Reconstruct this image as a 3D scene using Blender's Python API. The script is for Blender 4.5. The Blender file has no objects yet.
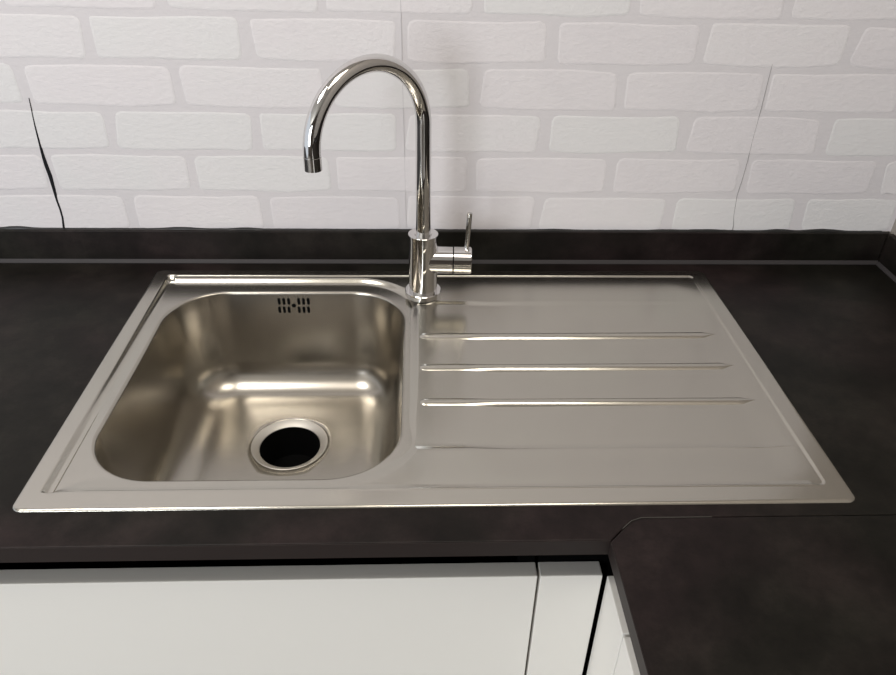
import bpy, bmesh, math, random
import numpy as np
from mathutils import Vector, Matrix
from mathutils.geometry import tessellate_polygon

S = bpy.context.scene
COL = S.collection
PI = math.pi

# ------------------------------------------------------------------ camera
cam_d = bpy.data.cameras.new('camera')
cam = bpy.data.objects.new('camera', cam_d)
COL.objects.link(cam)
cam.location = (0.40546, -0.52617, 0.55434)
cam.rotation_euler = (math.radians(56.5257), math.radians(-1.15146), math.radians(-1.95694))
cam_d.sensor_fit = 'HORIZONTAL'
cam_d.sensor_width = 36.0
cam_d.lens = 736.533 * 36.0 / 896.0
cam_d.clip_start = 0.01
S.camera = cam

# ------------------------------------------------------------------ world, lamps, exposure
w = bpy.data.worlds.new('daylight')
S.world = w
w.use_nodes = True
bg = w.node_tree.nodes['Background']
bg.inputs[0].default_value = (0.86, 0.92, 1.0, 1)
bg.inputs[1].default_value = 0.8

def area(name, loc, size, power, col, rot=(0, 0, 0)):
    d = bpy.data.lights.new(name, 'AREA')
    d.shape = 'RECTANGLE'
    d.size, d.size_y = size
    d.energy = power
    d.color = col
    o = bpy.data.objects.new(name, d)
    COL.objects.link(o)
    o.location = loc
    o.rotation_euler = rot
    return o

area('ceiling_panel_light', (-0.45, -0.35, 1.60), (0.6, 0.6), 14, (1.0, 0.96, 0.91))
area('ceiling_panel_light', (0.62, -0.30, 1.60), (0.7, 0.6), 8, (1.0, 0.93, 0.82))
# daylight area light for an unseen window; the front wall itself is solid
area('window_daylight', (-1.60, -3.14, 0.55), (1.5, 1.5), 72, (0.91, 0.955, 1.0), (math.radians(90), 0, 0))

S.view_settings.view_transform = 'Standard'
S.view_settings.look = 'None'
S.view_settings.gamma = 1.0
S.view_settings.use_curve_mapping = False
S.view_settings.exposure = 0.16

# ------------------------------------------------------------------ helpers
def obj(name, me, mat=None, parent=None, smooth=False):
    if isinstance(me, bmesh.types.BMesh):
        bm = me
        me = bpy.data.meshes.new(name)
        bmesh.ops.recalc_face_normals(bm, faces=bm.faces[:])
        bm.to_mesh(me)
        bm.free()
    if mat and not me.materials:
        me.materials.append(mat)
    if smooth:
        for p in me.polygons:
            p.use_smooth = True
    o = bpy.data.objects.new(name, me)
    COL.objects.link(o)
    if parent:
        o.parent = parent
    return o

def empty(name, loc=(0, 0, 0)):
    o = bpy.data.objects.new(name, None)
    o.empty_display_size = 0.05
    COL.objects.link(o)
    o.location = loc
    return o

def tag(o, label=None, cat=None, group=None, kind=None):
    if label: o['label'] = label
    if cat: o['category'] = cat
    if group: o['group'] = group
    if kind: o['kind'] = kind
    return o

def bevel(o, wdt=0.001, seg=2, ang=35):
    m = o.modifiers.new('bevel', 'BEVEL')
    m.width = wdt
    m.segments = seg
    m.limit_method = 'ANGLE'
    m.angle_limit = math.radians(ang)
    m.harden_normals = False
    return o

def box_bm(x0, x1, y0, y1, z0, z1, bm=None):
    bm = bm or bmesh.new()
    v = [bm.verts.new((x, y, z)) for x in (x0, x1) for y in (y0, y1) for z in (z0, z1)]
    for f in ((0, 1, 3, 2), (4, 6, 7, 5), (0, 4, 5, 1), (2, 3, 7, 6), (0, 2, 6, 4), (1, 5, 7, 3)):
        bm.faces.new([v[i] for i in f])
    return bm

def prism_bm(poly, z0, z1, holes=()):
    """extruded polygon (2-D points) with optional holes"""
    bm = bmesh.new()
    loops = [list(poly)] + [list(h) for h in holes]
    tris = tessellate_polygon([[Vector((p[0], p[1], 0)) for p in l] for l in loops])
    flat = [p for l in loops for p in l]
    top = [bm.verts.new((p[0], p[1], z1)) for p in flat]
    bot = [bm.verts.new((p[0], p[1], z0)) for p in flat]
    for t in tris:
        bm.faces.new([top[i] for i in t])
        bm.faces.new([bot[i] for i in reversed(t)])
    k = 0
    for l in loops:
        n = len(l)
        for i in range(n):
            a, b = k + i, k + (i + 1) % n
            bm.faces.new((top[a], top[b], bot[b], bot[a]))
        k += n
    return bm

def rings_mesh(name, rings, cap0=False, cap1=False):
    """rings: list of equal-length closed loops of 3-D points"""
    n = len(rings[0])
    verts = [tuple(p) for r in rings for p in r]
    faces = []
    for i in range(len(rings) - 1):
        for j in range(n):
            a, b = i * n + j, i * n + (j + 1) % n
            faces.append((a, b, b + n, a + n))
    if cap0: faces.append(tuple(reversed(range(n))))
    if cap1: faces.append(tuple(range((len(rings) - 1) * n, len(rings) * n)))
    me = bpy.data.meshes.new(name)
    me.from_pydata(verts, [], faces)
    me.validate()
    return me

def lathe(name, prof, axis_o, axis, mat, parent, n=48, cap0=True, cap1=True):
    """prof: list of (radius, height along axis)"""
    ax = Vector(axis).normalized()
    u = ax.orthogonal().normalized()
    v = ax.cross(u)
    o = Vector(axis_o)
    rings = []
    for r, h in prof:
        rings.append([o + ax * h + (u * math.cos(t) + v * math.sin(t)) * r for t in [2 * PI * k / n for k in range(n)]])
    ob = obj(name, rings_mesh(name, rings, cap0, cap1), mat, parent, True)
    sharpen(ob)
    return ob

def sharpen(o, ang=32):
    me = o.data
    bm = bmesh.new()
    bm.from_mesh(me)
    bmesh.ops.recalc_face_normals(bm, faces=bm.faces[:])
    for e in bm.edges:
        if len(e.link_faces) == 2 and e.calc_face_angle(0) > math.radians(ang):
            e.smooth = False
    bm.to_mesh(me)
    bm.free()

def tube(name, pts, rads, mat, parent, n=32):
    pts = [Vector(p) for p in pts]
    T = [(pts[min(i + 1, len(pts) - 1)] - pts[max(i - 1, 0)]).normalized() for i in range(len(pts))]
    u = T[0].orthogonal().normalized()
    rings = []
    for i, p in enumerate(pts):
        u = (u - T[i] * u.dot(T[i])).normalized()
        v = T[i].cross(u)
        rings.append([p + (u * math.cos(t) + v * math.sin(t)) * rads[i] for t in [2 * PI * k / n for k in range(n)]])
    ob = obj(name, rings_mesh(name, rings, True, True), mat, parent, True)
    sharpen(ob, 40)
    return ob

# ------------------------------------------------------------------ materials
def mat(name, col=(0.8, 0.8, 0.8), rough=0.5, metal=0.0, spec=0.5):
    m = bpy.data.materials.new(name)
    m.use_nodes = True
    b = m.node_tree.nodes['Principled BSDF']
    b.inputs['Base Color'].default_value = (*col, 1)
    b.inputs['Roughness'].default_value = rough
    b.inputs['Metallic'].default_value = metal
    b.inputs['Specular IOR Level'].default_value = spec
    return m

def N(m, t, **kw):
    n = m.node_tree.nodes.new(t)
    for k, v in kw.items():
        if k in n.inputs: n.inputs[k].default_value = v
        else: setattr(n, k, v)
    return n

def L(m, a, b): m.node_tree.links.new(a, b)
def BS(m): return m.node_tree.nodes['Principled BSDF']

def noise(m, scale, detail=4, stretch=(1, 1, 1), rough=0.55):
    tc = N(m, 'ShaderNodeNewGeometry')
    mp = N(m, 'ShaderNodeMapping')
    mp.inputs['Scale'].default_value = stretch
    L(m, tc.outputs['Position'], mp.inputs['Vector'])
    nz = N(m, 'ShaderNodeTexNoise', Scale=scale, Detail=detail, Roughness=rough)
    L(m, mp.outputs[0], nz.inputs['Vector'])
    return nz.outputs['Fac']

def ramp(m, fac, stops):
    r = N(m, 'ShaderNodeValToRGB')
    el = r.color_ramp.elements
    while len(el) < len(stops): el.new(0.5)
    for e, (p, c) in zip(el, stops):
        e.position = p
        e.color = (*c, 1)
    L(m, fac, r.inputs[0])
    return r.outputs[0]

def bump(m, fac, strength, dist):
    b = N(m, 'ShaderNodeBump', Strength=strength, Distance=dist)
    L(m, fac, b.inputs['Height'])
    L(m, b.outputs[0], BS(m).inputs['Normal'])

# brushed stainless steel: brush lines run along x
M_STEEL = mat('brushed_steel', (0.53, 0.508, 0.456), 0.22, 1.0)
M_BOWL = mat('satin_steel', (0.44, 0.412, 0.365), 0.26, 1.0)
M_RING = mat('strainer_steel', (0.60, 0.575, 0.53), 0.5, 1.0)
M_CHROME = mat('chrome', (0.72, 0.71, 0.70), 0.035, 1.0)
M_BLACK = mat('drain_black', (0.002, 0.002, 0.002), 0.9, 0, 0.1)  # near-black colour stands in for the shade down the open outlet
M_GAP_SHADE = mat('gap_shade_black', (0.003, 0.003, 0.003), 0.9, 0, 0.1)  # near-black painted in for shade inside the overflow holes and handle gap

# dark slate laminate
def slate(name, tint=(1, 1, 1)):
    m = mat(name, (0.03, 0.026, 0.025), 0.45, 0, 0.13)
    f = noise(m, 11, 9, (1, 1, 1), 0.72)
    c1_ = ramp(m, f, [(0.36, (0.0076, 0.0053, 0.0051)), (0.5, (0.0136, 0.0092, 0.0090)), (0.66, (0.0248, 0.0172, 0.0164))])
    c2_ = ramp(m, f, [(0.36, (0.0056, 0.0051, 0.0040)), (0.5, (0.0100, 0.0090, 0.0072)), (0.66, (0.0184, 0.0164, 0.0132))])
    mx = N(m, 'ShaderNodeMix', data_type='RGBA')
    hue = ramp(m, noise(m, 2.6, 3, (1.0, 1.15, 1.0)), [(0.42, (1, 1, 1)), (0.60, (0, 0, 0))])
    L(m, hue, mx.inputs[0])
    L(m, c1_, mx.inputs[6])
    L(m, c2_, mx.inputs[7])
    L(m, mx.outputs[2], BS(m).inputs['Base Color'])
    f2 = noise(m, 260, 4)
    bump(m, f2, 0.12, 0.0006)
    return m
M_SLATE = slate('dark_slate_laminate')
M_EDGE = mat('laminate_edge_strip', (0.040, 0.036, 0.037), 0.45, 0, 0.25)
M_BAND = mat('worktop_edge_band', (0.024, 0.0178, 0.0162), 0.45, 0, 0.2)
M_JOINT = mat('worktop_joint_line', (0.045, 0.042, 0.036), 0.5)
M_BEAD = mat('black_bead', (0.008, 0.008, 0.008), 0.45)
M_DOOR = mat('white_satin_front', (0.80, 0.775, 0.725), 0.38, 0, 0.4)
M_CARC = mat('black_grip_channel', (0.003, 0.003, 0.003), 0.9, 0, 0.0)
M_PLINTH = mat('plinth_white', (0.6, 0.58, 0.55), 0.5)

# embossed wallpaper: bricks and the printed joints between them
def paper(name, stops, bs):
    m = mat(name, (0.7, 0.68, 0.68), 0.7, 0, 0.25)
    oi = N(m, 'ShaderNodeObjectInfo')
    f = noise(m, 14, 3)
    mx = N(m, 'ShaderNodeMath', operation='ADD')
    L(m, oi.outputs['Random'], mx.inputs[0])
    L(m, f, mx.inputs[1])
    ml = N(m, 'ShaderNodeMath', operation='MULTIPLY')
    ml.inputs[1].default_value = 0.62
    L(m, mx.outputs[0], ml.inputs[0])
    L(m, ramp(m, ml.outputs[0], stops), BS(m).inputs['Base Color'])
    bump(m, noise(m, 120, 5, (1, 1, 1.5)), bs, 0.0015)
    return m
M_BRICK = paper('wallpaper_brick_face', [(0.15, (0.645, 0.613, 0.628)), (0.5, (0.685, 0.652, 0.662)), (0.85, (0.675, 0.66, 0.66))], 0.45)
M_MORTAR = paper('wallpaper_brick_joint', [(0.1, (0.595, 0.567, 0.578)), (0.9, (0.635, 0.606, 0.617))], 0.3)
M_WALL = mat('painted_wall', (0.62, 0.60, 0.58), 0.7)
M_WALLR = mat('taupe_wall', (0.30, 0.27, 0.24), 0.7)
M_WALLF = mat('dark_taupe_wall', (0.12, 0.10, 0.085), 0.7)
M_CEIL = mat('white_ceiling', (0.62, 0.58, 0.52), 0.8)
M_FLOOR = mat('grey_vinyl_floor', (0.16, 0.14, 0.12), 0.5)
M_TEAR = mat('open_paper_seam', (0.012, 0.012, 0.014), 0.8, 0, 0.1)

# ------------------------------------------------------------------ room shell
YW = 0.539          # wall face (printed joint level)
XR = 1.170          # right wall face
FZ, CZ = -0.90, 1.62
XL, YF = -2.6, -3.2

wall = tag(obj('wall_back', box_bm(XL, XR + 0.1, YW, YW + 0.1, FZ, CZ), M_MORTAR), 'white embossed brick-pattern wallpaper wall behind the sink', kind='structure')
tag(obj('wall_right', box_bm(XR, XR + 0.1, YF, YW, FZ, CZ), M_WALLR), 'plain wall closing the right end of the worktop', kind='structure')
tag(obj('wall_front', box_bm(XL, XR + 0.1, YF - 0.1, YF, FZ, CZ), M_WALLF), kind='structure')
tag(obj('floor', box_bm(XL, XR + 0.1, YF - 0.1, YW + 0.1, FZ - 0.1, FZ), M_FLOOR), kind='structure')
tag(obj('ceiling', box_bm(XL, XR + 0.1, YF - 0.1, YW + 0.1, CZ, CZ + 0.1), M_CEIL), kind='structure')

# bricks of the wallpaper: half-bond courses, pitch 209 x 63 mm
rng = random.Random(7)
def brick_mesh(wd, ht, seed):
    r = random.Random(seed)
    hx, hz = wd / 2, ht / 2
    out = []
    cr = 0.0065
    corners = [(hx, hz, 0), (-hx, hz, 90), (-hx, -hz, 180), (hx, -hz, 270)]
    sk = r.uniform(-0.0012, 0.0012)
    for i, (cx, cz, a0) in enumerate(corners):
        rr = cr * r.uniform(0.6, 1.5)
        jx, jz = r.uniform(-.0045, .002), r.uniform(-.0028, .0015)
        ox = math.copysign(abs(cx) + jx - rr, cx) + sk * (1 if cz > 0 else -1)
        oz = math.copysign(abs(cz) + jz - rr, cz)
        for k in range(3):
            a = math.radians(a0 + 45 * k)
            out.append((ox + rr * math.cos(a), oz + rr * math.sin(a)))
        nx, nz, _ = corners[(i + 1) % 4]
        for q in ((0.5,) if i % 2 else (0.33, 0.67)) if abs(nx - cx) > 0.01 else ():
            out.append((cx + (nx - cx) * q, cz + r.uniform(-.0024, .0016)))
    n = len(out)
    ins = [(x * (1 - 0.0025 / hx), z * (1 - 0.0025 / hz)) for x, z in out]
    vs = [(x, 0.0, z) for x, z in out] + [(x, -0.0005, z) for x, z in ins]
    fs = [(i, (i + 1) % n, (i + 1) % n + n, i + n) for i in range(n)] + [tuple(range(n, 2 * n))]
    me = bpy.data.meshes.new('brick')
    me.from_pydata(vs, [], fs)
    me.materials.append(M_BRICK)
    bm = bmesh.new(); bm.from_mesh(me)
    bmesh.ops.recalc_face_normals(bm, faces=bm.faces[:])
    bm.to_mesh(me); bm.free()
    for p in me.polygons: p.use_smooth = len(p.vertices) == 4
    return me
PX, PZ, GAP = 0.2092, 0.0635, 0.0125
full = [brick_mesh(PX - GAP - 0.0005, PZ - GAP + 0.0048, s) for s in range(9)]
z0 = 0.1135
for row in range(-1, 8):
    zc = z0 + (row + 0.5) * PZ
    off = -0.0365 if row % 2 else 0.0690
    for k in range(-6, 6):
        xa = off + k * PX
        xb = xa + PX
        if xa > XR - 0.01 or xb < -0.95: continue
        if xb > XR:
            me = brick_mesh(XR - xa - GAP, PZ - GAP + 0.0048, 100 + row)
            xc = (xa + XR) / 2 + GAP / 2 - 0.004
        else:
            me = rng.choice(full)
            xc = (xa + xb) / 2
        b = obj('brick', me, None, wall)
        b.location = (xc, YW - 0.0001, zc)
        b.rotation_euler = (0, 0, 0)

# open paper seam (left) and the hairline seams
def sliver(name, pts, widths, y, depth, m):
    bm = bmesh.new()
    fr, bk = [], []
    for (x, z), wd in zip(pts, widths):
        fr.append((bm.verts.new((x - wd / 2, y - depth, z)), bm.verts.new((x + wd / 2, y - depth, z))))
        bk.append((bm.verts.new((x - wd / 2, y, z)), bm.verts.new((x + wd / 2, y, z))))
    for i in range(len(pts) - 1):
        bm.faces.new((fr[i][0], fr[i][1], fr[i + 1][1], fr[i + 1][0]))
        bm.faces.new((fr[i][0], fr[i + 1][0], bk[i + 1][0], bk[i][0]))
        bm.faces.new((fr[i][1], bk[i][1], bk[i + 1][1], fr[i + 1][1]))
    for i in (0, -1):
        bm.faces.new((fr[i][0], bk[i][0], bk[i][1], fr[i][1]))
    return obj(name, bm, m, wall)
sl = sliver('paper_seam', [(-.1396, .2535), (-.1408, .235), (-.1422, .215), (-.1430, .19), (-.1433, .171), (-.1428, .155), (-.1415, .140), (-.1416, .12), (-.1419, .1007), (-.1408, .085), (-.1410, .072), (-.1440, .0525)],
       [.0006, .0012, .0018, .0026, .0040, .0052, .0054, .0042, .0030, .0028, .0028, .0034], YW, 0.0009, M_TEAR)
tag(sl, 'dark gaping vertical seam between two wallpaper strips')
M_HAIR = mat('hairline_seam', (0.30, 0.285, 0.285), 0.8)
M_FAINT = mat('closed_paper_seam', (0.52, 0.50, 0.51), 0.8)
sliver('paper_seam', [(.9053, .312), (.9056, .25), (.9045, .20), (.9050, .171), (.9040, .14), (.9021, .115), (.9050, .08), (.9085, .064), (.9090, .0545)],
       [.0003, .0007, .0004, .0007, .0004, .0007, .0007, .0013, .0022], YW, 0.0008, M_HAIR)
sliver('paper_seam', [(.3815, .45), (.3825, .36), (.3830, .31), (.384, .23), (.3850, .15), (.3857, .054)],
       [.0008, .0010, .0009, .0006, .0005, .0006], YW, 0.0007, M_FAINT)

# ------------------------------------------------------------------ worktop with its L-shaped return, joint and upstands
YFE = -0.0448       # front edge of the long worktop
XE = 0.5915         # inner edge of the return
TH = 0.020
WL = -1.25
GJ = 0.0006
main_poly = [(WL, YFE), (XE, YFE), (0.606, -0.0305), (0.617, -0.0205), (0.628, -0.0165), (XR, -0.0165), (XR, YW), (WL, YW)]
hole = [(0.014, 0.014), (0.846, 0.014), (0.846, 0.486), (0.014, 0.486)]
wt = bevel(obj('worktop', prism_bm(main_poly, -TH, 0.0, [hole]), M_SLATE), 0.0012, 2)
tag(wt, 'dark slate-look laminate worktop with the steel sink set into it', 'worktop')
ret_poly = [(XE, -1.35), (XR, -1.35), (XR, -0.0165 - GJ), (0.628, -0.0165 - GJ), (0.617 + GJ * .6, -0.0205 - GJ), (0.606 + GJ, -0.0305 - GJ), (XE + GJ, YFE - GJ), (XE, YFE - 0.002)]
rt = bevel(obj('worktop', prism_bm(ret_poly, -TH, 0.0), M_SLATE), 0.0012, 2)
tag(rt, 'dark slate-look worktop return running toward the viewer at lower right', 'worktop')
# joint strip seen as a fine pale line
bm = bmesh.new()
jp = [(0.606, -0.0305), (0.617, -0.0205), (0.628, -0.0165), (0.70, -0.0165)]
for a, b in zip(jp, jp[1:]):
    d = Vector((b[0] - a[0], b[1] - a[1])).normalized()
    n = Vector((-d.y, d.x)) * 0.0004
    m_ = Vector((0, -GJ / 2))
    q = [(a[0] + n.x, a[1] + n.y + m_.y), (b[0] + n.x, b[1] + n.y + m_.y), (b[0] - n.x, b[1] - n.y + m_.y), (a[0] - n.x, a[1] - n.y + m_.y)]
    t = [bm.verts.new((x, y, 0.00025)) for x, y in q]
    u = [bm.verts.new((x, y, -0.0015)) for x, y in q]
    bm.faces.new(t)
    for i in range(4): bm.faces.new((t[i], u[i], u[(i + 1) % 4], t[(i + 1) % 4]))
obj('joint_strip', bm, M_JOINT, rt)

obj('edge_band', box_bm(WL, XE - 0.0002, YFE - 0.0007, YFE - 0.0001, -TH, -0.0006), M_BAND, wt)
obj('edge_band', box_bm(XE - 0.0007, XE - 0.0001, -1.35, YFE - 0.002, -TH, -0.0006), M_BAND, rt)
UH, YU, XU = 0.0545, 0.529, 1.160
def upstand(name, p0, p1, q1, q0, label):
    """upstand board with a foot seal strip; p = front line, q = wall line"""
    poly = [p0, p1, q1, q0]
    e = empty(name, (0, 0, 0))
    bevel(obj('board', prism_bm(poly, 0.0008, UH), M_SLATE, e), 0.0014, 2)
    tag(e, label, 'upstand')
    return e
U1 = upstand('upstand', (WL, YU), (XU, YU), (XU + 0.0095, YW - 0.0005), (WL, YW - 0.0005), 'dark slate-look upstand along the foot of the brick-pattern wall')
U2 = upstand('upstand', (XU, -1.35), (XU, YU - 0.0004), (XR - 0.0005, YW - 0.0105), (XR - 0.0005, -1.35), 'dark upstand on the right wall, at the far right corner of the worktop')
def strip_bm(a, b, inward, h=0.0062, d=0.0035):
    a, b, n = Vector(a), Vector(b), Vector(inward)
    bm = bmesh.new()
    ra, rb = [], []
    for (t, z) in ((0, 0.0002), (d, 0.0002), (d, 0.0012), (0.0004, h), (0, h)):
        ra.append(bm.verts.new((a.x + n.x * t, a.y + n.y * t, z)))
        rb.append(bm.verts.new((b.x + n.x * t, b.y + n.y * t, z)))
    for i in range(5):
        j = (i + 1) % 5
        bm.faces.new((ra[i], ra[j], rb[j], rb[i]))
    bm.faces.new(ra); bm.faces.new(rb)
    return bm
obj('foot_strip', strip_bm((WL, YU - 0.0001), (XU - 0.0001, YU - 0.0001), (0, -1)), M_EDGE, U1)
obj('foot_strip', strip_bm((XU - 0.0001, -1.35), (XU - 0.0001, YU - 0.004), (-1, 0)), M_EDGE, U2)

# ragged near-black bead on top of the upstand, swelling in places
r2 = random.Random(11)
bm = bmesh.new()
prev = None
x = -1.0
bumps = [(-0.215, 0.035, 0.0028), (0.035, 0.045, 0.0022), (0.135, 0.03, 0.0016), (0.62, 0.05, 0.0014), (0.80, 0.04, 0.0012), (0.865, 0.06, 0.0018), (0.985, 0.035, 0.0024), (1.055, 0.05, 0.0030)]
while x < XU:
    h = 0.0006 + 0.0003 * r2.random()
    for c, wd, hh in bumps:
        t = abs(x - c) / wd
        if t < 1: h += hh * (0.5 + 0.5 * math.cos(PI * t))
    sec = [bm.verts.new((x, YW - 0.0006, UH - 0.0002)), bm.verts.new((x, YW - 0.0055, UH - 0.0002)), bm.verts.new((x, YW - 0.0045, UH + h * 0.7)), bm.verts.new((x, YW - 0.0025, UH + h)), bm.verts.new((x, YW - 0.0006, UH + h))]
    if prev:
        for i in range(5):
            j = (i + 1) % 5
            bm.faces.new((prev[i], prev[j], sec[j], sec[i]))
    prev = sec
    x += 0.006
obj('dark_bead', bm, M_BEAD, U1)

# ------------------------------------------------------------------ sink
sink = tag(empty('kitchen_sink', (0.43, 0.25, 0.0)), 'stainless steel inset sink with one bowl and a ribbed drainboard', 'sink')
SO = Vector(sink.location)
def to_local(o):
    o.parent = sink
    o.matrix_parent_inverse = Matrix.Translation(-SO)
    return o

def sd_rr(x, y, x0, x1, y0, y1, r):
    """signed distance to a rounded rectangle, positive inside"""
    cx, cy, hx, hy = (x0 + x1) / 2, (y0 + y1) / 2, (x1 - x0) / 2, (y1 - y0) / 2
    qx, qy = np.abs(x - cx) - hx + r, np.abs(y - cy) - hy + r
    return -(np.hypot(np.maximum(qx, 0), np.maximum(qy, 0)) + np.minimum(np.maximum(qx, qy), 0) - r)
def sm(t):
    t = np.clip(t, 0, 1)
    return t * t * (3 - 2 * t)

BX0, BX1, BY0, BY1, BR = 0.0400, 0.3880, 0.0400, 0.4480, 0.085     # bowl mouth
ZF = 0.0024                                                       # frame level
H1, H2, HD, HL = 0.0016, 0.0068, 0.0050, 0.0025
def smax(a, b, k):
    h = np.clip(0.5 + 0.5 * (a - b) / k, 0, 1)
    return b * (1 - h) + a * h + k * h * (1 - h)
def plate_z(x, y):
    e = sd_rr(x, y, 0.0, 0.86, 0.0, 0.5, 0.010)
    t = np.clip(e / 0.0045, 0, 1)
    z = 0.0002 + (ZF - 0.0002) * np.sqrt(np.clip(1 - (1 - t) ** 2, 0, 1))
    # inner panel stepped down inside the frame
    s1 = sd_rr(x, y, 0.0195, 0.8380, 0.0230, 0.4840, 0.008)
    front = 1 - sm((y - 0.03) / 0.05)
    rgt = sm((x - 0.39) / 0.03)
    d1 = (H1 - 0.0006 * front) * sm(s1 / (0.0035 + 0.0060 * front * sm((s1 + 0.03 - np.abs(y - 0.023)) / 0.02) * sm((0.83 - x) / 0.01) * sm((x - 0.03) / 0.01)))
    # rear and front ledges dip gently toward the drainboard
    led = HL * sm((x - 0.45) / 0.06) * (sm((0.482 - y) / 0.072) * (y > 0.25) + sm((y - 0.024) / 0.064) * (y <= 0.25)) * sm((0.838 - x) / 0.05)
    # low flange round the bowl: tight corners at the left, wide sweep at the right
    sF = np.where(x > 0.2, sd_rr(x, y, -0.2, 0.4130, 0.0215, 0.4790, 0.105), sd_rr(x, y, 0.0185, 0.6, 0.0215, 0.4790, 0.010))
    wF = np.where(x < 0.034, 0.0075, 0.011) + 0.016 * (1 - sm((y - 0.04) / 0.05)) * sm((x - 0.034) / 0.03) + 0.009 * sm((x - 0.37) / 0.03) * sm((y - 0.09) / 0.05) * sm((0.42 - y) / 0.05)
    ff = 0.20 + 0.80 * sm((y - 0.00) / 0.30)           # the flange runs shallower toward the front
    dF = H2 * sm(sF / wF) * ff
    # sloping drainboard, deepest beside the bowl
    slope = np.clip(1 - (x - 0.412) / 0.425, 0, 1)
    sy = sm((y - 0.0840) / 0.013) * sm((0.4110 - y) / 0.0110)
    sx = sm((x - 0.30) / 0.02)
    dD = ((HD - HL) * slope + 0.0002) * sy * sx * sm((0.838 - x) / 0.006)
    d = d1 + smax(dF, dD + led, 0.0006)
    # drip groove at the left
    gy = sm((y - 0.0235) / 0.005) * sm((0.486 - y) / 0.008)
    g = np.clip(1 - np.abs(x - 0.0275) / 0.0085, 0, 1)
    d = smax(d, 0.0062 * sm(g * 1.25) * gy, 0.0005) - 0.000125 * (d < 0.0005)
    # fine pressed beads along the front of the drainboard
    z = z + 0.00045 * np.exp(-((y - 0.0245) / 0.0013) ** 2) * sm((x - 0.30) / 0.12) * sm((0.834 - x) / 0.012)
    z = z + 0.00030 * np.exp(-((y - 0.0880) / 0.0012) ** 2) * sm((x - 0.41) / 0.02) * sm((0.834 - x) / 0.02) * (0.45 + 0.55 * sm((x - 0.55) / 0.2))
    return z - np.maximum(d, 0)

def spaced(segs):
    out = []
    for a, b, st in segs:
        n = max(1, int(round((b - a) / st)))
        out += [a + (b - a) * i / n for i in range(n)]
    return np.array(out + [segs[-1][1]])
xs = spaced([(0, .006, .0006), (.006, .016, .002), (.016, .040, .0008), (.040, .385, .0022), (.385, .432, .0011), (.432, .828, .004), (.828, .846, .0009), (.846, .854, .002), (.854, .86, .0006)])
ys = spaced([(0, .006, .0006), (.006, .019, .0018), (.019, .022, .0010), (.022, .028, .0005), (.028, .04, .0012), (.04, .083, .0022), (.083, .094, .0005), (.094, .096, .001), (.096, .395, .0025), (.395, .412, .0008), (.412, .45, .002), (.45, .488, .0010), (.488, .494, .0015), (.494, .5, .0006)])
X, Y = np.meshgrid(xs, ys, indexing='ij')
# round the outer corners by pulling grid points onto the outline
e = sd_rr(X, Y, 0, 0.86, 0, 0.5, 0.010)
def grad(fn, X, Y, h=1e-5):
    gx = (fn(X + h, Y) - fn(X - h, Y)) / (2 * h)
    gy = (fn(X, Y + h) - fn(X, Y - h)) / (2 * h)
    l = np.maximum(np.hypot(gx, gy), 1e-9)
    return gx / l, gy / l
fo = lambda a, b: sd_rr(a, b, 0, 0.86, 0, 0.5, 0.010)
gx, gy = grad(fo, X, Y)
out = np.minimum(e, 0)
X, Y = X - gx * out, Y - gy * out
# snap the ring of points just inside the bowl mouth onto its outline
fb = lambda a, b: sd_rr(a, b, BX0, BX1, BY0, BY1, BR)
sdb = fb(X, Y)
ins = sdb > 0
gx, gy = grad(fb, X, Y)
Xs, Ys = X - gx * sdb, Y - gy * sdb
X, Y = np.where(ins, Xs, X), np.where(ins, Ys, Y)
Z = plate_z(X, Y)
nx_, ny_ = X.shape
keepf = ~(ins[:-1, :-1] & ins[1:, :-1] & ins[1:, 1:] & ins[:-1, 1:])
I = np.arange(nx_ * ny_).reshape(nx_, ny_)
F = np.stack([I[:-1, :-1], I[1:, :-1], I[1:, 1:], I[:-1, 1:]], -1)[keepf]
used = np.zeros(nx_ * ny_, bool)
used[F.ravel()] = True
remap = np.cumsum(used) - 1
V = np.stack([X.ravel(), Y.ravel(), Z.ravel()], -1)[used]
me = bpy.data.meshes.new('rim_plate')
me.from_pydata(V.tolist(), [], remap[F].tolist())
plate = obj('rim_plate', me, M_STEEL, None, True)
hh = 0.0002
gxv = (plate_z(V[:, 0] + hh, V[:, 1]) - plate_z(V[:, 0] - hh, V[:, 1])) / (2 * hh)
gyv = (plate_z(V[:, 0], V[:, 1] + hh) - plate_z(V[:, 0], V[:, 1] - hh)) / (2 * hh)
NV = np.stack([-gxv, -gyv, np.ones_like(gxv)], -1)
NV /= np.linalg.norm(NV, axis=1)[:, None]
me.normals_split_custom_set_from_vertices(NV.tolist())
to_local(plate)

# bowl: lofted from the mouth outline down to the drain
DX, DY, ZB = 0.2165, 0.293, -0.1700
DR = 0.0555
def rr_pts(d, n=240):
    """rounded-rect outline inset by d, sampled at fixed parameters"""
    x0, x1, y0, y1 = BX0 + d, BX1 - d, BY0 + d, BY1 - d
    r = max(BR - d, 0.012)
    pts = []
    per = n // 8
    cs = [(x1 - r, y1 - r, 0), (x0 + r, y1 - r, 90), (x0 + r, y0 + r, 180), (x1 - r, y0 + r, 270)]
    for i, (cx, cy, a0) in enumerate(cs):
        for k in range(per):
            a = math.radians(a0 + 90 * k / per)
            pts.append((cx + r * math.cos(a), cy + r * math.sin(a)))
        nx, ny, na = cs[(i + 1) % 4]
        a = math.radians(a0 + 90)
        p = (cx + r * math.cos(a), cy + r * math.sin(a))
        q = (nx + r * math.cos(a), ny + r * math.sin(a))
        for k in range(per):
            t = k / per
            pts.append((p[0] + (q[0] - p[0]) * t, p[1] + (q[1] - p[1]) * t))
    return pts
m0 = np.array(rr_pts(0.0))
zl = plate_z(m0[:, 0] + 0, m0[:, 1] + 0)
prof = []
LR = 0.0042
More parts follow.
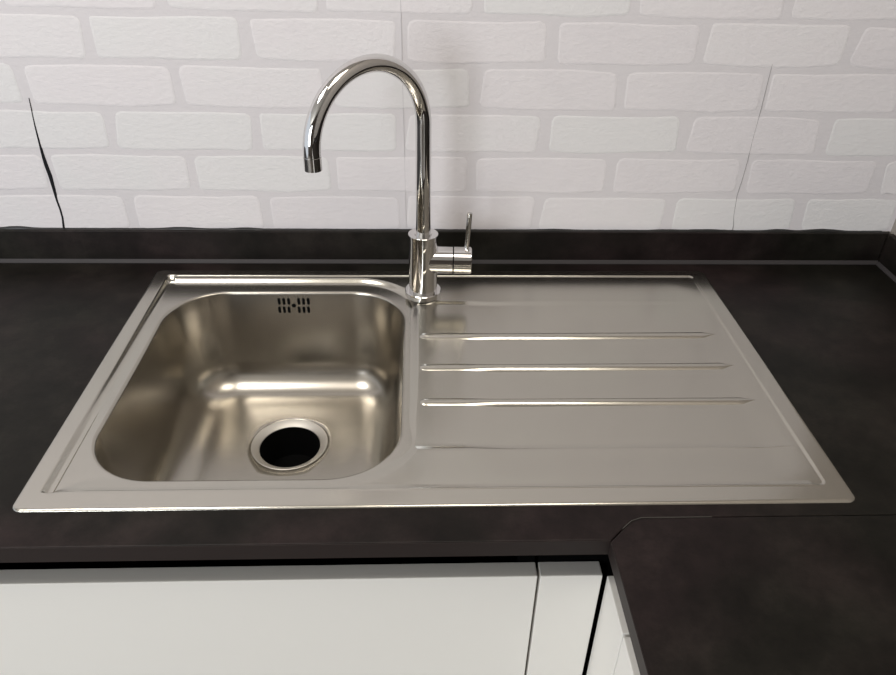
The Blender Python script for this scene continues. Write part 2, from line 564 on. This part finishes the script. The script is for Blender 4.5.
for k in range(9):
    a = PI / 2 * k / 8
    prof.append((LR * math.sin(a) - 0.0003, -LR * (1 - math.cos(a))))
FRB = 0.050
for k in range(1, 12):
    t = k / 11
    prof.append((LR + 0.010 * t, -LR + (ZB + FRB + LR) * t))
d0 = prof[-1][0]
for k in range(1, 17):
    a = PI / 2 * k / 16
    prof.append((d0 + FRB * (1 - math.cos(a)), ZB + FRB * (1 - math.sin(a))))
rings = []
for d, z in prof:
    lift = max(0, 1 + z / 0.06)
    rings.append([(p[0], p[1], z + zl[i] * lift) for i, p in enumerate(rr_pts(d))])
base = rr_pts(prof[-1][0])
circ = []
for (px, py) in base:
    v = Vector((px - DX, py - DY)).normalized()
    circ.append((DX + v.x * DR, DY + v.y * DR))
for k in range(1, 11):
    t = k / 10
    rings.append([(a[0] + (b[0] - a[0]) * t, a[1] + (b[1] - a[1]) * t, ZB - 0.0030 * sm(t)) for a, b in zip(base, circ)])
rings.append([(DX + (b[0] - DX) * 0.992, DY + (b[1] - DY) * 0.992, ZB - 0.0045) for b in circ])
bowl = obj('bowl', rings_mesh('bowl', rings), M_BOWL, None, True)
to_local(bowl)

# drain: strainer flange and the dark open outlet
zf = ZB - 0.0030
fl = lathe('drain_flange', [(0.0552, zf - 0.004), (0.0552, zf + 0.0002), (0.0546, zf + 0.0006), (0.0530, zf + 0.0004), (0.0440, zf - 0.0055), (0.0436, zf - 0.0140)], (DX, DY, 0), (0, 0, 1), M_RING, None, 72, False, False)
to_local(fl)
ho = lathe('drain_outlet', [(0.0433, zf - 0.0060), (0.0420, zf - 0.060), (0.020, zf - 0.075)], (DX, DY, 0), (0, 0, 1), M_BLACK, None, 48, False, True)
to_local(ho)

# overflow grille in the rear wall of the bowl, its holes drawn as dark inlays
def wall_y(z):      # rear bowl wall at height z
    t = (z + LR) / (ZB + FRB + LR)
    return BY1 - (LR + 0.010 * min(max(t, 0), 1))
def slot_mesh(wd, ht, n=10):
    vs, out = [], []
    for k in range(n * 2):
        a = PI * (k + 0.5) / n
        s = ht / 2 - wd / 2
        out.append((wd / 2 * math.cos(a), (s if math.sin(a) > 0 else -s) + wd / 2 * math.sin(a)))
    bm = bmesh.new()
    f = [bm.verts.new((p[0], -0.00035, p[1])) for p in out]
    b = [bm.verts.new((p[0], 0.0015, p[1])) for p in out]
    bm.faces.new(f)
    for i in range(len(f)):
        j = (i + 1) % len(f)
        bm.faces.new((f[i], f[j], b[j], b[i]))
    me = bpy.data.meshes.new('overflow_slot')
    bmesh.ops.recalc_face_normals(bm, faces=bm.faces[:])
    bm.to_mesh(me); bm.free()
    me.materials.append(M_GAP_SHADE)
    return me
sm1, sm2 = slot_mesh(0.0041, 0.0106), slot_mesh(0.0064, 0.0062)
sc = 0.00150
def slot(me, px, z, tilt=0.0):
    o = obj('overflow_slot', me)
    o.location = (px, wall_y(z), z)
    o.rotation_euler = (math.radians(-5), tilt, 0)
    to_local(o)
for zz, dx in ((-0.0205, 0.0), (-0.0345, -0.0004)):
    for k in (-3, -2, -1, 1, 2, 3):
        slot(sm1, 0.2160 + (abs(k) - 1) * math.copysign(0.0072, k) + math.copysign(0.0076, k) + dx, zz, math.radians(-3))
slot(sm2, 0.2158, -0.0275)

# drainboard ribs
def rib(xa, xb, yc0, yc1, wd):
    n, nc = 60, 14
    rings = []
    for i in range(n + 1):
        t = i / n
        x = xa + (xb - xa) * (0.5 - 0.5 * math.cos(PI * t))
        y = yc0 + (yc1 - yc0) * t
        s0 = math.sqrt(max(0.0, 1 - max(0, 1 - (x - xa) / 0.010) ** 2))        # blunt nose by the bowl
        s1 = min(1.0, (xb - x) / 0.018)                                         # pointed far end
        s = max(0.02, s0 * s1)
        top = ZF - H1 - 0.0002
        bz = float(plate_z(np.array(x), np.array(y)))
        base_z = bz - 0.0004
        hgt = max(0.0004, (top - base_z)) * (0.25 + 0.75 * min(1, s * 1.3)) if s < 1 else top - base_z
        hgt = (top - base_z) * min(1.0, 0.2 + 0.8 * s0) * (0.45 + 0.55 * s1)
        ring = []
        for k in range(nc):
            a = PI * k / (nc - 1)
            c, q = math.cos(a), max(0.0, math.sin(a))
            ring.append((x, y - wd / 2 * s * c, base_z + hgt * (1 - c * c)))
        rings.append(ring)
    verts = [p for r in rings for p in r]
    faces = []
    for i in range(n):
        for j in range(nc - 1):
            a = i * nc + j
            faces.append((a, a + 1, a + 1 + nc, a + nc))
    faces.append(tuple(range(nc)))
    faces.append(tuple(range(n * nc, n * nc + nc)))
    me = bpy.data.meshes.new('drainer_rib')
    me.from_pydata(verts, [], faces)
    o = obj('drainer_rib', me, M_STEEL, None, True)
    sharpen(o, 70)
    to_local(o)
rib(0.4060, 0.818, 0.3175, 0.3195, 0.0165)
rib(0.4060, 0.818, 0.2448, 0.2455, 0.0160)
rib(0.4060, 0.818, 0.1735, 0.1720, 0.0150)

# ------------------------------------------------------------------ tap
FX, FY = 0.412, 0.430
tap = tag(empty('mixer_tap', (FX, FY, 0.0)), 'polished chrome swan-neck mixer tap with a side lever, behind the bowl', 'tap')
an = np.linspace(0, 2 * PI, 48)
tz = float(max(plate_z(FX + rr_ * np.cos(an), FY + rr_ * np.sin(an)).max() for rr_ in (0.008, 0.018, 0.0268)))
lathe('base_flange', [(0.0268, tz), (0.0268, tz + 0.0075), (0.0260, tz + 0.0083), (0.0205, tz + 0.0083)], (0, 0, 0), (0, 0, 1), M_CHROME, tap, 64)
lathe('body', [(0.0209, tz + 0.005), (0.0209, 0.0958)], (0, 0, 0), (0, 0, 1), M_CHROME, tap, 64)
lathe('collar', [(0.0206, 0.0958), (0.0214, 0.0958), (0.0214, 0.0988), (0.0210, 0.0992), (0.0125, 0.0992), (0.0125, 0.1010), (0.0108, 0.1010)], (0, 0, 0), (0, 0, 1), M_CHROME, tap, 64)
R_, TH_, ZS = 0.08858, 0.74585, 0.2562
pts = [(0, 0, 0.098 + (ZS - 0.098) * k / 6) for k in range(6)]
for k in range(49):
    a = PI * k / 48
    d = R_ - R_ * math.cos(a)
    pts.append((-d * math.cos(TH_), -d * math.sin(TH_), ZS + R_ * math.sin(a)))
ex, ey = -2 * R_ * math.cos(TH_), -2 * R_ * math.sin(TH_)
pts.append((ex, ey, ZS - 0.0020))
tube('spout', pts, [0.0105] * len(pts), M_CHROME, tap, 40)
lathe('aerator', [(0.0098, ZS - 0.0018), (0.0098, ZS - 0.0026), (0.0107, ZS - 0.0026), (0.0107, ZS - 0.0182), (0.0085, ZS - 0.0182), (0.0085, ZS - 0.0150)], (ex, ey, 0), (0, 0, 1), M_CHROME, tap, 40)
HZ = 0.0575
hd = Vector((1, -0.04, 0)).normalized()
lathe('handle_sleeve', [(0.0194, 0.006), (0.0194, 0.0428), (0.0150, 0.0428)], (0, 0, HZ), hd, M_CHROME, tap, 64)
lathe('gap_shade_ring', [(0.0176, 0.0426), (0.0176, 0.0448)], (0, 0, HZ), hd, M_GAP_SHADE, tap, 48)  # dark ring added between sleeve and hub to paint the gap's shade
lathe('handle_hub', [(0.0150, 0.0446), (0.0196, 0.0446), (0.0196, 0.0690), (0.0186, 0.0700), (0.0100, 0.0702)], (0, 0, HZ), hd, M_CHROME, tap, 64)
a, b = Vector((0.0625, -0.001, HZ + 0.0155)), Vector((0.0655, 0.003, 0.1300))
tube('lever', [a + (b - a) * t for t in (0, .02, .3, .6, .985, .99, 1.0)], [0.0036, 0.0036, 0.0037, 0.0038, 0.0039, 0.0039, 0.0033], M_CHROME, tap, 24)

# ------------------------------------------------------------------ base cabinets
DZ1, DZ0 = -0.0690, -0.780      # top and bottom of the fronts
YD0, YD1 = -0.0318, -0.0128     # front face and back of the fronts
def front(name, x0, x1, y0, y1, parent):
    return bevel(obj(name, box_bm(x0, x1, y0, y1, DZ0, DZ1), M_DOOR, parent), 0.0010, 3)
c1 = tag(empty('base_cabinet', (0.075, 0.2, FZ)), 'wide white handleless base cabinet under the sink bowl', 'cabinet')
def child(o, e_):
    o.parent = e_
    o.matrix_parent_inverse = Matrix.Translation(-Vector(e_.location))
    return o
child(front('door', -0.375, 0.5275, YD0, YD1, None), c1)
bm = box_bm(-0.375, -0.357, YD1 + 0.001, 0.52, -0.80, -TH - 0.001)
box_bm(0.509, 0.527, YD1 + 0.001, 0.52, -0.80, -TH - 0.001, bm)
box_bm(-0.357, 0.509, YD1 + 0.001, 0.52, -0.80, -0.782, bm)
box_bm(-0.357, 0.509, 0.505, 0.52, -0.782, -TH - 0.001, bm)
child(obj('carcass', bm, M_CARC), c1)
child(obj('grip_channel', box_bm(-0.357, 0.509, 0.008, 0.012, -0.10, -TH - 0.001), M_CARC), c1)
child(obj('plinth', box_bm(-0.375, 0.527, 0.04, 0.058, FZ, -0.80), M_PLINTH), c1)
f1 = bevel(obj('filler_panel', box_bm(0.5305, 0.5955, YD0, YD1, DZ0, DZ1), M_DOOR), 0.001, 3)
fe = tag(empty('corner_filler', (0.56, 0.0, FZ)), 'narrow white filler panel between the sink cabinet and the corner', 'filler panel')
child(f1, fe)
child(obj('support_batten', box_bm(0.531, 0.66, YD1 + 0.001, 0.03, FZ, -TH - 0.001), M_CARC), fe)
c2 = tag(empty('base_cabinet', (0.85, -0.6, FZ)), 'white base cabinet under the right-hand worktop return, facing left', 'cabinet')
child(bevel(obj('side_panel', box_bm(0.6000, 0.6190, -0.1000, YD0, DZ0, DZ1), M_DOOR), 0.001, 3), c2)
child(bevel(obj('door', box_bm(0.6000, 0.6190, -0.7000, -0.1030, DZ0, DZ1), M_DOOR), 0.001, 3), c2)
child(bevel(obj('door', box_bm(0.6000, 0.6190, -1.3000, -0.7030, DZ0, DZ1), M_DOOR), 0.001, 3), c2)
child(obj('carcass', box_bm(0.6200, 1.165, -1.3000, YD0 - 0.02, -0.80, -TH - 0.001), M_CARC), c2)
child(obj('plinth', box_bm(0.67, 0.69, -1.3, YD0 - 0.02, FZ, -0.80), M_PLINTH), c2)
